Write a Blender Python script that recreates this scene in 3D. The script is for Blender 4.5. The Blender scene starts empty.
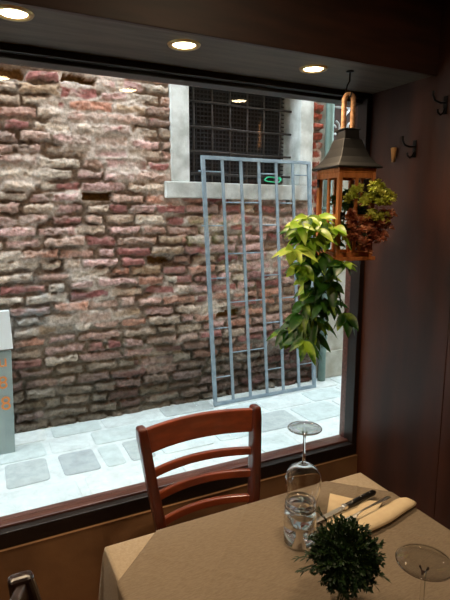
import bpy, math, random
import numpy as np
from mathutils import Vector, Matrix
R = math.radians
sc = bpy.context.scene
C = sc.collection
PI = math.pi

# ------------------------------------------------------------------ helpers
def lin(c):
    return tuple(((v / 255) / 12.92 if v / 255 <= .04045 else (((v / 255) + .055) / 1.055) ** 2.4) for v in c)

def mat(name, c, rough=.6, metal=0, c2=None, nscale=8, stretch=(1, 1, 1), ndetail=4, bump=0, bscale=60,
        coat=0, spec=.5, attr=None, trans=0, contrast=(.35, .65), mottle=(40, .7, 1.3)):
    m = bpy.data.materials.new(name)
    m.use_nodes = True
    nt = m.node_tree
    b = nt.nodes['Principled BSDF']
    b.inputs['Base Color'].default_value = (*lin(c), 1)
    b.inputs['Roughness'].default_value = rough
    b.inputs['Metallic'].default_value = metal
    b.inputs['Coat Weight'].default_value = coat
    b.inputs['Coat Roughness'].default_value = .15
    b.inputs['Specular IOR Level'].default_value = spec
    tc = nt.nodes.new('ShaderNodeTexCoord')
    mp = nt.nodes.new('ShaderNodeMapping')
    mp.inputs['Scale'].default_value = stretch
    nt.links.new(tc.outputs['Object'], mp.inputs['Vector'])
    if c2 is not None:
        n = nt.nodes.new('ShaderNodeTexNoise')
        n.inputs['Scale'].default_value = nscale
        n.inputs['Detail'].default_value = ndetail
        nt.links.new(mp.outputs['Vector'], n.inputs['Vector'])
        cr = nt.nodes.new('ShaderNodeValToRGB')
        cr.color_ramp.elements[0].position = contrast[0]
        cr.color_ramp.elements[1].position = contrast[1]
        cr.color_ramp.elements[0].color = (*lin(c), 1)
        cr.color_ramp.elements[1].color = (*lin(c2), 1)
        nt.links.new(n.outputs['Fac'], cr.inputs['Fac'])
        nt.links.new(cr.outputs['Color'], b.inputs['Base Color'])
    if attr:
        a = nt.nodes.new('ShaderNodeAttribute')
        a.attribute_name = attr
        n3 = nt.nodes.new('ShaderNodeTexNoise'); n3.inputs['Scale'].default_value = mottle[0]; n3.inputs['Detail'].default_value = 8
        n3.inputs['Roughness'].default_value = .7
        nt.links.new(mp.outputs['Vector'], n3.inputs['Vector'])
        mr = nt.nodes.new('ShaderNodeMapRange')
        mr.inputs['From Min'].default_value = .3; mr.inputs['From Max'].default_value = .7
        mr.inputs['To Min'].default_value = mottle[1]; mr.inputs['To Max'].default_value = mottle[2]
        nt.links.new(n3.outputs['Fac'], mr.inputs['Value'])
        vm = nt.nodes.new('ShaderNodeVectorMath'); vm.operation = 'SCALE'
        nt.links.new(a.outputs['Color'], vm.inputs[0]); nt.links.new(mr.outputs[0], vm.inputs['Scale'])
        nt.links.new(vm.outputs[0], b.inputs['Base Color'])
    if bump:
        n2 = nt.nodes.new('ShaderNodeTexNoise')
        n2.inputs['Scale'].default_value = bscale
        n2.inputs['Detail'].default_value = 5
        nt.links.new(mp.outputs['Vector'], n2.inputs['Vector'])
        bp = nt.nodes.new('ShaderNodeBump')
        bp.inputs['Strength'].default_value = bump
        bp.inputs['Distance'].default_value = .004
        nt.links.new(n2.outputs['Fac'], bp.inputs['Height'])
        nt.links.new(bp.outputs['Normal'], b.inputs['Normal'])
    if trans:
        out = nt.nodes['Material Output']
        tr = nt.nodes.new('ShaderNodeBsdfTranslucent')
        src = b.inputs['Base Color'].links
        if src:
            nt.links.new(src[0].from_socket, tr.inputs['Color'])
        else:
            tr.inputs['Color'].default_value = (*lin(c), 1)
        mx = nt.nodes.new('ShaderNodeMixShader')
        mx.inputs[0].default_value = trans
        nt.links.new(b.outputs[0], mx.inputs[1])
        nt.links.new(tr.outputs[0], mx.inputs[2])
        nt.links.new(mx.outputs[0], out.inputs['Surface'])
    return m

def thin_glass(name, tint, edge_tint, ior=1.5, gloss_boost=1.0):
    """Thin clear glass: what passes straight through plus the mirror reflection of its faces."""
    m = bpy.data.materials.new(name)
    m.use_nodes = True
    nt = m.node_tree
    nt.nodes.remove(nt.nodes['Principled BSDF'])
    out = nt.nodes['Material Output']
    lw = nt.nodes.new('ShaderNodeLayerWeight')
    lw.inputs['Blend'].default_value = .35
    mc = nt.nodes.new('ShaderNodeMix')
    mc.data_type = 'RGBA'
    mc.inputs[6].default_value = (*tint, 1)
    mc.inputs[7].default_value = (*edge_tint, 1)
    nt.links.new(lw.outputs['Facing'], mc.inputs[0])
    t = nt.nodes.new('ShaderNodeBsdfTransparent')
    nt.links.new(mc.outputs[2], t.inputs['Color'])
    g = nt.nodes.new('ShaderNodeBsdfGlossy')
    g.inputs['Roughness'].default_value = .0
    fr = nt.nodes.new('ShaderNodeFresnel')
    geo = nt.nodes.new('ShaderNodeNewGeometry')
    io = nt.nodes.new('ShaderNodeMapRange')           # same reflectance on the inner and outer face
    io.inputs['To Min'].default_value = ior; io.inputs['To Max'].default_value = 1 / ior
    nt.links.new(geo.outputs['Backfacing'], io.inputs['Value'])
    nt.links.new(io.outputs[0], fr.inputs['IOR'])
    ml = nt.nodes.new('ShaderNodeMath')
    ml.operation = 'MULTIPLY'
    ml.use_clamp = True
    ml.inputs[1].default_value = gloss_boost
    nt.links.new(fr.outputs[0], ml.inputs[0])
    mx = nt.nodes.new('ShaderNodeMixShader')
    nt.links.new(ml.outputs[0], mx.inputs[0])
    nt.links.new(t.outputs[0], mx.inputs[1])
    nt.links.new(g.outputs[0], mx.inputs[2])
    nt.links.new(mx.outputs[0], out.inputs['Surface'])
    return m

def emis(name, c, s):
    m = bpy.data.materials.new(name)
    m.use_nodes = True
    b = m.node_tree.nodes['Principled BSDF']
    b.inputs['Base Color'].default_value = (.8, .7, .5, 1)
    b.inputs['Emission Color'].default_value = (*c, 1)
    b.inputs['Emission Strength'].default_value = s
    return m

ORIG = {}
def thing(name, label, cat, loc=(0, 0, 0), rz=0, group=None, kind=None):
    o = bpy.data.objects.new(name, None)
    C.objects.link(o)
    o.location = loc
    o.rotation_euler = (0, 0, rz)
    o.empty_display_size = .05
    if kind:
        o['kind'] = kind
    else:
        o['label'] = label
        o['category'] = cat
    if group:
        o['group'] = group
    return o

def tag(o, label, cat, group=None):
    o['label'] = label
    o['category'] = cat
    if group:
        o['group'] = group
    return o

def struct(o):
    o['kind'] = 'structure'
    return o

class MB:
    def __init__(s):
        s.v = []; s.f = []; s.sm = []
    def add(s, vs, fs, smooth=False):
        n = len(s.v)
        s.v += [Vector(p) for p in vs]
        s.f += [tuple(i + n for i in f) for f in fs]
        s.sm += [smooth] * len(fs)
        return s
    def box(s, x0, x1, y0, y1, z0, z1):
        return s.add([(x, y, z) for z in (z0, z1) for y in (y0, y1) for x in (x0, x1)],
                     [(0, 2, 3, 1), (4, 5, 7, 6), (0, 1, 5, 4), (2, 6, 7, 3), (0, 4, 6, 2), (1, 3, 7, 5)])
    def beam(s, p, q, w, d, up=(0, 0, 1), w2=None, d2=None):
        """rectangular bar from p to q, w across, d in the 'up' direction"""
        p = Vector(p); q = Vector(q)
        t = (q - p).normalized(); a = t.cross(Vector(up)).normalized(); b = a.cross(t).normalized()
        w2 = w2 or w; d2 = d2 or d
        vs = [p + a * i * w / 2 + b * j * d / 2 for i, j in ((-1, -1), (1, -1), (1, 1), (-1, 1))]
        vs += [q + a * i * w2 / 2 + b * j * d2 / 2 for i, j in ((-1, -1), (1, -1), (1, 1), (-1, 1))]
        return s.add(vs, [(0, 1, 2, 3), (4, 7, 6, 5), (0, 4, 5, 1), (1, 5, 6, 2), (2, 6, 7, 3), (3, 7, 4, 0)])
    def tube(s, pts, r, n=8, cap=True):
        pts = [Vector(p) for p in pts]
        rs = r if isinstance(r, (list, tuple)) else [r] * len(pts)
        m = len(pts)
        a = None
        vs = []
        for i, p in enumerate(pts):
            t = (pts[min(i + 1, m - 1)] - pts[max(i - 1, 0)]).normalized()
            if a is None:
                a = t.orthogonal().normalized()
            else:
                a = (a - t * a.dot(t)).normalized()
            b = t.cross(a)
            for k in range(n):
                w = 2 * PI * k / n
                vs.append(p + (a * math.cos(w) + b * math.sin(w)) * rs[i])
        fs = []
        for i in range(m - 1):
            for k in range(n):
                k2 = (k + 1) % n
                fs.append((i * n + k, i * n + k2, (i + 1) * n + k2, (i + 1) * n + k))
        if cap:
            fs.append(tuple(range(n))[::-1]); fs.append(tuple((m - 1) * n + k for k in range(n)))
        return s.add(vs, fs, True)
    def lathe(s, prof, c=(0, 0, 0), n=40):
        """profile of (r, z); r = 0 ends become poles"""
        cx, cy, cz = c
        vs = []; idx = []
        for r, z in prof:
            if r < 1e-6:
                idx.append([len(vs)] * n); vs.append((cx, cy, cz + z))
            else:
                idx.append(list(range(len(vs), len(vs) + n)))
                vs += [(cx + r * math.cos(2 * PI * k / n), cy + r * math.sin(2 * PI * k / n), cz + z) for k in range(n)]
        fs = []
        for i in range(len(prof) - 1):
            A, B = idx[i], idx[i + 1]
            for k in range(n):
                k2 = (k + 1) % n
                f = []
                for q in (A[k], A[k2], B[k2], B[k]):
                    if q not in f: f.append(q)
                if len(f) > 2: fs.append(tuple(f))
        return s.add(vs, fs, True)
    def leaf(s, base, d, nrm, L, W, curl=.25, rows=5, fold=.18, tip=.0):
        base = Vector(base); d = Vector(d).normalized()
        nrm = Vector(nrm); nrm = (nrm - d * nrm.dot(d))
        nrm = nrm.normalized() if nrm.length > 1e-4 else d.orthogonal().normalized()
        a = d.cross(nrm)
        vs = []
        for i in range(rows + 1):
            t = i / rows
            w = W / 2 * (math.sin(PI * min(1, t ** .8)) ** .8 if 0 < t < 1 else 0.02)
            c = base + d * (L * t) + Vector((0, 0, -1)) * (curl * L * t * t)
            for j in (-1, 0, 1):
                vs.append(c + a * (w * j) + nrm * (abs(j) * w * fold * 2))
        fs = []
        for i in range(rows):
            for j in range(2):
                k = i * 3 + j
                fs.append((k, k + 1, k + 4, k + 3))
        return s.add(vs, fs, True)
    def build(s, name, m, parent=None, local=False, bevel=0, seg=2, subsurf=0, smooth=None):
        off = Vector((0, 0, 0))
        if parent is not None and not local:
            q = parent
            while q.parent: q = q.parent
            off = Vector(q.location)
        me = bpy.data.meshes.new(name)
        me.from_pydata([tuple(v - off) for v in s.v], [], s.f)
        me.validate()
        if smooth is not None:
            me.polygons.foreach_set('use_smooth', [smooth] * len(me.polygons))
        elif len(s.sm) == len(me.polygons):
            me.polygons.foreach_set('use_smooth', s.sm)
        if m: me.materials.append(m)
        o = bpy.data.objects.new(name, me)
        C.objects.link(o)
        if parent is not None: o.parent = parent
        if bevel:
            b = o.modifiers.new('b', 'BEVEL'); b.width = bevel; b.segments = seg; b.limit_method = 'ANGLE'
            b.harden_normals = False
        if subsurf:
            b = o.modifiers.new('s', 'SUBSURF'); b.levels = subsurf; b.render_levels = subsurf
        me.update()
        return o

def tree_copy(o, parent=None):
    c = o.copy(); C.objects.link(c)
    if parent: c.parent = parent
    for ch in list(o.children):
        tree_copy(ch, c)
    return c

# ------------------------------------------------------------------ value noise (numpy)
def vnoise(x, y, seed):
    rg = np.random.RandomState(seed)
    T = rg.rand(256, 256)
    xi = np.floor(x).astype(int); yi = np.floor(y).astype(int)
    fx = x - xi; fy = y - yi
    fx = fx * fx * (3 - 2 * fx); fy = fy * fy * (3 - 2 * fy)
    a = T[xi % 256, yi % 256]; b = T[(xi + 1) % 256, yi % 256]
    c = T[xi % 256, (yi + 1) % 256]; d = T[(xi + 1) % 256, (yi + 1) % 256]
    return (a * (1 - fx) + b * fx) * (1 - fy) + (c * (1 - fx) + d * fx) * fy
def fbm(x, y, seed, oct=4):
    s = 0; a = .5; t = 0
    for i in range(oct):
        s = s + a * vnoise(x * 2 ** i, y * 2 ** i, seed + i * 7); t += a; a *= .55
    return s / t
def sstep(a, b, x):
    t = np.clip((x - a) / (b - a), 0, 1)
    return t * t * (3 - 2 * t)

# ------------------------------------------------------------------ materials
M = {}
M['floor'] = mat('floor_tiles', (120, 82, 55), .5, c2=(140, 98, 68), nscale=3)
M['plaster_in'] = mat('warm_plaster', (124, 90, 60), .75, c2=(146, 108, 72), nscale=5, bump=.3, bscale=30)
M['ceil'] = mat('dark_ceiling', (52, 36, 28), .7, c2=(62, 44, 34), nscale=4)
M['fascia'] = mat('dark_wood_fascia', (48, 26, 18), .5, c2=(66, 36, 24), nscale=5, stretch=(1, 6, 6))
M['soffit'] = mat('soffit_board', (76, 64, 54), .5, c2=(98, 84, 72), nscale=4, stretch=(1, 10, 1), bump=.2, bscale=20)
M['panel'] = mat('red_brown_wood_panel', (56, 31, 21), .5, c2=(84, 44, 27), nscale=2.2, stretch=(1, 3.5, .6), ndetail=8,
                 bump=.12, bscale=14)
M['black'] = mat('black_frame', (20, 13, 11), .45, c2=(28, 18, 14), nscale=6)
M['sillwood'] = mat('sill_wood', (78, 46, 38), .3, c2=(108, 70, 60), nscale=6, stretch=(1, 14, 14), coat=.4)
M['chair'] = mat('mahogany', (142, 64, 32), .28, c2=(116, 50, 26), nscale=9, stretch=(1, 5, 5), coat=.5)
M['chairshade'] = mat('shaded_mahogany', (38, 17, 12), .3, c2=(28, 13, 10), nscale=10, stretch=(6, 6, 1), coat=.5)  # same mahogany with the shade of an unlit chair put into the colour
M['post'] = mat('mahogany_post', (96, 40, 22), .3, c2=(74, 31, 18), nscale=10, stretch=(6, 6, 1), coat=.5)
M['seat'] = mat('seat_cushion', (70, 40, 26), .6, c2=(84, 48, 30), nscale=20)
M['table'] = mat('table_wood', (90, 56, 34), .5, c2=(70, 42, 26), nscale=8, stretch=(1, 8, 8))
M['stone'] = mat('white_stone', (228, 230, 226), .85, c2=(182, 184, 178), nscale=9, bump=1, bscale=40)
M['brick'] = mat('old_brick', (140, 110, 95), .95, attr='col', bump=1, bscale=70, spec=.2, mottle=(50, .55, 1.38))
M['slab'] = mat('street_slabs', (190, 195, 190), .8, attr='col', bump=.7, bscale=60, mottle=(14, .8, 1.12))
M['facade'] = mat('outer_render', (150, 120, 95), .9, c2=(170, 140, 110), nscale=3)
M['plaster_out'] = mat('pale_outdoor_plaster', (178, 176, 165), .9, c2=(146, 142, 128), nscale=6, bump=.4, bscale=25)
M['steel'] = mat('painted_steel', (128, 146, 158), .5, metal=.3, c2=(150, 166, 176), nscale=20)
M['iron'] = mat('old_iron', (70, 64, 60), .6, metal=.4, c2=(52, 48, 46), nscale=20)
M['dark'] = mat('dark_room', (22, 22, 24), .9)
M['mesh'] = mat('dark_screen', (44, 46, 48), .8)
M['pipe'] = mat('pipe_metal', (104, 128, 120), .55, metal=.2, c2=(122, 144, 136), nscale=12)
M['scroll'] = mat('pale_wrought_iron', (196, 202, 206), .5, metal=.1)
M['greenrope'] = mat('green_cord', (40, 190, 130), .5)
M['white'] = mat('white_board', (240, 244, 245), .5)
M['signgrey'] = mat('grey_green_board', (140, 158, 158), .5, c2=(156, 172, 170), nscale=5)
M['orange'] = mat('orange_lettering', (226, 140, 70), .6)
M['cloth'] = mat('pale_linen', (184, 166, 142), .9, c2=(174, 156, 132), nscale=160, bump=.35, bscale=260, spec=.2)
M['overcloth'] = mat('brown_linen', (150, 134, 114), .9, c2=(136, 120, 101), nscale=90, stretch=(1, 5, 1), ndetail=6, bump=.5, bscale=300, spec=.2)
M['napkin'] = mat('cream_napkin', (236, 214, 176), .85, c2=(228, 204, 166), nscale=30, bump=.15, bscale=200, spec=.2)
M['silver'] = mat('polished_steel', (225, 220, 212), .32, metal=1)
M['handle'] = mat('black_handle', (16, 14, 14), .3)
M['roof'] = mat('dark_metal_roof', (13, 12, 11), .6, metal=0, c2=(18, 16, 15), nscale=18)
M['lwood'] = mat('lantern_wood', (206, 130, 74), .5, c2=(178, 104, 56), nscale=14, stretch=(6, 6, 1))
M['rope'] = mat('rope', (166, 126, 92), .9, c2=(128, 92, 62), nscale=90)
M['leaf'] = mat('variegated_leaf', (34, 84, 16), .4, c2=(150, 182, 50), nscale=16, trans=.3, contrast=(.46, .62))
M['leafshade'] = mat('shaded_leaf', (26, 66, 16), .4, c2=(56, 104, 26), nscale=12, trans=.2)  # leaf green darkened to paint in shade
M['leaflit'] = mat('lit_leaf', (140, 186, 44), .38, c2=(208, 222, 100), nscale=14, trans=.35)  # leaf green brightened to paint in light from above
M['stem'] = mat('green_stem', (62, 80, 30), .6)
M['redleaf'] = mat('russet_leaf', (226, 160, 124), .5, c2=(150, 78, 56), nscale=26, contrast=(.42, .58), trans=.2)
M['yleaf'] = mat('yellow_green_leaf', (232, 230, 124), .5, c2=(190, 200, 76), nscale=30, trans=.25)
M['bush'] = mat('dark_sprig', (20, 40, 18), .5, c2=(38, 66, 28), nscale=50, trans=.15)
M['ring'] = mat('brass_ring', (190, 160, 110), .3, metal=.8)
M['hook'] = mat('black_iron_hook', (16, 14, 14), .4, metal=.5)
M['peg'] = mat('pale_wood_peg', (190, 140, 80), .6, c2=(160, 112, 62), nscale=40)
M['bulb'] = emis('bulb_glow', (1, .78, .45), 28)
M['glass'] = thin_glass('drinking_glass', (.975, .975, .975), (.60, .60, .58), 1.45, 2.0)
M['pane'] = thin_glass('shop_window_glass', (.97, .985, .985), (.9, .95, .95), 1.5, 1.2)

# ------------------------------------------------------------------ room shell
XW = 1.54      # right wall
def sbox(name, dims, m, bevel=0):
    return struct(MB().box(*dims).build(name, m, bevel=bevel))
sbox('floor', (-2.6, XW, -2.6, 1.70, -.05, 0), M['floor'])
sbox('ceiling', (-2.7, 1.64, -2.7, 1.37, 2.6, 2.66), M['ceil'])
sbox('wall_back', (-2.7, 1.64, -2.7, -2.6, 0, 2.6), M['plaster_in'])
sbox('wall_left', (-2.7, -2.6, -2.6, 1.86, 0, 2.6), M['plaster_in'])
w = MB()                                            # panelled right wall with shallow seams
ys = [-2.6, -1.2, -.1, 1.243, 1.80]
for a, b in zip(ys, ys[1:]):
    w.box(XW, XW + .1, a + .0015, b - .0015, 0, 2.6)
w.box(XW + .004, XW + .1, -2.6, 1.8, 0, 2.6)
struct(w.build('wall_right', M['panel'], bevel=.001))
sbox('wall_front', (-2.6, XW, 1.690, 1.80, 0, .435), M['plaster_in'])
# soffit box with a dark fascia
struct(MB().box(-2.6, XW, 1.37, 1.385, 2.045, 2.66).build('trim_1', M['fascia'], bevel=.002))
struct(MB().box(-2.6, XW, 1.385, 1.80, 2.05, 2.10).build('trim_2', M['soffit']))
# outer facade of the building (street side)
f = MB()
f.box(-2.7, 1.60, 1.80, 1.86, -.05, .40)
f.box(1.60, 5.5, 1.80, 1.825, -.05, 4.6); f.box(1.74, 5.5, 1.82, 1.95, -.05, 4.6)
f.box(-2.7, 1.60, 1.80, 1.90, 2.08, 4.6)
f.box(-4.5, -1.45, 1.80, 1.88, -.05, 4.6)
struct(f.build('wall_street_side', M['facade']))

# shop window: frame members and one large pane
win = thing('window_1', '', '', (0, 1.75, .43), kind='structure')
fr = MB()
fr.box(-2.6, XW - .001, 1.698, 1.742, .437, .494)
fr.box(-2.6, XW - .001, 1.70, 1.73, 2.028, 2.05)
fr.box(-2.6, XW - .001, 1.73, 1.80, 2.016, 2.05)
fr.box(1.512, XW - .001, 1.70, 1.76, .49, 2.03)
fr.box(-1.45, -1.38, 1.70, 1.80, .49, 2.03)
fr.box(-2.6, -1.45, 1.72, 1.80, .43, 2.05)
fr.build('window_frame', M['black'], win, bevel=.003)
sl = MB()
sl.box(-2.6, XW - .001, 1.728, 1.747, .492, .503)
sl.box(-2.6, XW - .001, 1.745, 1.765, .475, .500)
sl.box(-2.6, XW - .001, 1.765, 1.81, .470, .493)
sl.build('window_sill', M['sillwood'], win, bevel=.003)
jb = MB().box(1.516, XW - .001, 1.762, 1.80, .494, 2.014)
jb.build('window_jamb', M['sillwood'], win, bevel=.003)
MB().box(-1.38, 1.516, 1.780, 1.786, .494, 2.015).build('window_pane', M['pane'], win)
# narrow ledge on top of the plaster apron
struct(MB().box(-2.6, XW, 1.6885, 1.699, .4325, .4365).build('trim_3', M['plaster_in'], bevel=.002))

# ------------------------------------------------------------------ brick wall across the alley
def brick_wall():
    X0, X1, Z0, Z1, st = -2.4, 2.615, .02, 4.5, .0085
    nx = int((X1 - X0) / st) + 1; nz = int((Z1 - Z0) / st) + 1
    xs = np.linspace(X0, X1, nx); zs = np.linspace(Z0, Z1, nz)
    X, Z = np.meshgrid(xs, zs)
    wz = Z + .040 * (fbm(X * 1.3 + 9, Z * .9 + 3, 5, 3) - .5) + .016 * (fbm(X * 7, Z * 7, 15, 2) - .5)
    wx = X + .05 * (fbm(X * 3 + 2, Z * 3, 8, 2) - .5) + .012 * (fbm(X * 25, Z * 25, 18, 2) - .5)
    ch = .074
    row = np.floor(wz / ch).astype(int)
    rg = np.random.RandomState(11)
    bid = np.zeros_like(X); dx = np.zeros_like(X); nid = 0
    for r in range(row.min(), row.max() + 1):
        ws = rg.choice([.12, .16, .20, .235, .26, .30], 60, p=[.1, .12, .22, .28, .18, .1])
        ed = np.concatenate([[X0 - .5 - rg.rand() * .2], ws]).cumsum()
        mk = row == r
        k = np.searchsorted(ed, wx[mk]) - 1
        bid[mk] = k + nid
        dx[mk] = np.minimum(wx[mk] - ed[k], ed[np.minimum(k + 1, 60)] - wx[mk])
        nid += 80
    bid = bid.astype(int)
    fz = wz / ch - row
    fz = np.clip(fz + .16 * (np.random.RandomState(77).rand(nid + 100)[bid] - .5), 0, 1)
    dz = np.minimum(fz, 1 - fz) * ch
    N = nid + 100
    prot = rg.rand(N); inset = rg.rand(N); shade = rg.rand(N); pick = rg.rand(N)
    rough = fbm(X * 22, Z * 30, 31, 4)
    big = fbm(X * 1.6 + 4, Z * 1.6 + 7, 41, 3)
    d = np.minimum(dx, dz * 1.05) - .004 - .009 * inset[bid] - .046 * (rough - .5)
    face = sstep(0, .012, d)
    fill = sstep(.47, .66, fbm(X * 3.2 + 1, Z * 6 + 8, 51, 4) + .14 * sstep(1.6, .6, X) * sstep(1.2, 2.2, Z) * .6)   # smeared mortar
    hole = ((pick[bid] > .978) & (Z > .75)) | ((pick[bid] > .945) & (Z > 1.65) & (X < 1.2))
    mort = -.006 + .034 * fill + .022 * (fbm(X * 35, Z * 35, 61, 3) - .3)
    hb = .020 + .030 * prot[bid] + .034 * (rough - .5) + .012 * (fbm(X * 60, Z * 60, 71, 2) - .5)
    hb = np.where(hole, -.045, hb)
    # deep rotten patches
    rot = sstep(.62, .74, fbm(X * 2.1 + 20, Z * 3.3 + 11, 81, 4))
    h = mort * (1 - face) + np.maximum(hb, np.where(hole, -1, mort * .8)) * face - .03 * rot * (1 - fill)
    infr = (X > 1.24) & (X < 2.53) & (Z > 1.66) & (Z < 2.78)
    h = np.where(infr, np.minimum(h, .028), h)
    # colours
    P = [(212, 172, 164), (212, 188, 168), (220, 202, 184), (168, 112, 106), (180, 152, 126), (198, 144, 122), (206, 172, 156),
         (198, 160, 146), (202, 176, 156), (150, 94, 92)]
    Pl = np.array([lin(c) for c in P])
    wl = np.array([.19, .16, .13, .08, .10, .05, .12, .08, .06, .03]); wr = np.array([.24, .06, .05, .18, .06, .12, .12, .1, .02, .05])
    xb = np.clip(X / 2.4, 0, 1)
    edge = X > 2.50
    cl = np.cumsum(wl); cr = np.cumsum(wr)
    sh = shade[bid]
    il = np.minimum(np.searchsorted(cl, sh), 9); ir = np.minimum(np.searchsorted(cr, sh), 9)
    pk = np.random.RandomState(5).rand(N)[bid] < xb
    col = Pl[np.where(pk, ir, il)]
    col = np.where(edge[..., None], np.array(lin((168, 88, 72)))[None, None], col)
    col = col * (.82 + .36 * np.random.RandomState(6).rand(N)[bid])[..., None]
    col = col * (.72 + .56 * fbm(X * 30, Z * 30, 91, 3))[..., None]
    mc = np.array(lin((210, 192, 178)))[None, None] * (.68 + .55 * fbm(X * 20, Z * 20, 95, 3))[..., None]
    dk = np.array(lin((92, 76, 58)))[None, None]
    mc = mc * (.45 + .55 * fill)[..., None] + dk * (.55 - .55 * fill)[..., None]
    k = face[..., None]
    col = mc * (1 - k) + col * k
    smear = (sstep(.52, .66, fbm(X * 6, Z * 12, 97, 4)) * (.30 + .45 * sstep(.9, 1.9, Z)))[..., None]
    col = col * (1 - smear) + mc * smear
    col = np.where(hole[..., None] & (face > .3)[..., None], np.array(lin((138, 104, 62)))[None, None], col)
    # damp green-grey staining along the foot of the wall, pale salt bloom at the left
    damp = (1.15 * sstep(1.0, .30, Z + .5 * (big - .5) + .12 * (X - 1.2) * 0) * (.6 + .6 * fbm(X * 5, Z * 8, 99, 3)))[..., None]
    damp = np.clip(damp, 0, .92)
    gcol = np.array(lin((72, 76, 68)))[None, None]
    col = col * (1 - damp) + (gcol * .45 + col * .14) * damp
    salt = (sstep(.62, .12, np.hypot((X - .25) / 1.1, (Z - .95) / .55)) * sstep(.35, .6, fbm(X * 7, Z * 7, 101, 3)) * .75)[..., None]
    col = col * (1 - salt) + np.array(lin((168, 170, 168)))[None, None] * salt
    Y = 3.5 - h + .03 * (big - .5)
    co = np.stack([X, Y, Z], -1).reshape(-1, 3)
    ii = np.arange(nx * nz).reshape(nz, nx)
    q = np.stack([ii[:-1, :-1], ii[:-1, 1:], ii[1:, 1:], ii[1:, :-1]], -1).reshape(-1, 4)
    cx = (X[:-1, :-1] + st / 2).ravel(); cz = (Z[:-1, :-1] + st / 2).ravel()
    keep = ~((cx > 1.40) & (cx < 2.42) & (cz > 1.74) & (cz < 2.70))
    q = q[keep]
    me = bpy.data.meshes.new('wall_brick')
    me.vertices.add(len(co)); me.vertices.foreach_set('co', co.ravel())
    me.loops.add(q.size); me.loops.foreach_set('vertex_index', q.ravel().astype(np.int32))
    me.polygons.add(len(q)); me.polygons.foreach_set('loop_start', (np.arange(len(q)) * 4).astype(np.int32))
    me.update(calc_edges=True)
    me.polygons.foreach_set('use_smooth', np.ones(len(q), bool))
    at = me.color_attributes.new('col', 'FLOAT_COLOR', 'POINT')
    at.data.foreach_set('color', np.concatenate([col.reshape(-1, 3), np.ones((nx * nz, 1))], 1).ravel().astype(np.float32))
    me.materials.append(M['brick'])
    o = bpy.data.objects.new('wall_brick', me)
    C.objects.link(o)
    return struct(o)
brick_wall()
b = MB()                                            # body of that house behind the brick skin
b.box(-4.5, 1.36, 3.57, 3.9, -.05, 4.5); b.box(2.46, 2.62, 3.57, 3.9, -.05, 4.5)
b.box(1.36, 2.46, 3.57, 3.9, -.05, 1.72); b.box(1.36, 2.46, 3.57, 3.9, 2.72, 4.5)
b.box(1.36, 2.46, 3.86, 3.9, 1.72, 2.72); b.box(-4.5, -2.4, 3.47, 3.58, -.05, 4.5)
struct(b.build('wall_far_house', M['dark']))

# neighbouring pale plastered wall with its dark opening
n = MB()
n.box(2.62, 2.74, 3.5, 3.9, .1, 4.5); n.box(3.30, 5.5, 3.5, 3.9, .1, 4.5)
n.box(2.74, 3.30, 3.5, 3.9, .1, 1.95); n.box(2.74, 3.30, 3.5, 3.9, 2.62, 4.5); n.box(2.74, 3.3, 3.8, 3.9, 1.95, 2.62)
n.box(2.70, 5.5, 3.47, 3.5, .1, .34)
struct(n.build('wall_neighbour', M['plaster_out']))
struct(MB().box(2.74, 3.30, 3.60, 3.62, 1.95, 2.62).build('window_3', mat('dark_shutter', (70, 42, 34), .6, c2=(50, 34, 30), nscale=6)))
# end of the alley on both sides is left open to the sky

# far window with stone surround and old iron bars
w2 = thing('window_2', '', '', (1.88, 3.5, 1.7), kind='structure')
s = MB()
s.box(1.300, 1.437, 3.450, 3.80, 1.79, 2.60)
s.box(2.395, 2.520, 3.450, 3.80, 1.79, 2.60)
s.box(1.300, 2.520, 3.450, 3.80, 2.60, 2.76)
s.build('stone_surround', M['stone'], w2, bevel=.008)
s = MB()
s.box(1.245, 1.700, 3.425, 3.80, 1.672, 1.788); s.box(1.703, 2.505, 3.427, 3.80, 1.668, 1.785)
s.build('stone_sill', M['stone'], w2, bevel=.009, seg=3)
s = MB()
for i in range(6):
    x = 1.53 + i * .152
    s.tube([(x, 3.60, 1.78), (x + .004, 3.598, 2.2), (x, 3.60, 2.61)], .0085, 6)
for z in (1.86, 2.02, 2.20, 2.38, 2.54):
    s.tube([(1.43, 3.59, z), (1.7, 3.588, z + .004), (2.0, 3.592, z - .004), (2.41, 3.59, z)], .0085, 6)
s.build('iron_bars', M['iron'], w2)
s = MB()
for i in range(31):
    x = 1.437 + i * .032
    s.box(x, x + .006, 3.70, 3.704, 1.79, 2.60)
for i in range(26):
    z = 1.79 + i * .032
    s.box(1.437, 2.395, 3.698, 3.703, z, z + .010)
s.build('dark_screen', M['mesh'], w2)
MB().box(1.40, 2.42, 3.76, 3.78, 1.75, 2.66).build('dark_backing', M['dark'], w2)

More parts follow.
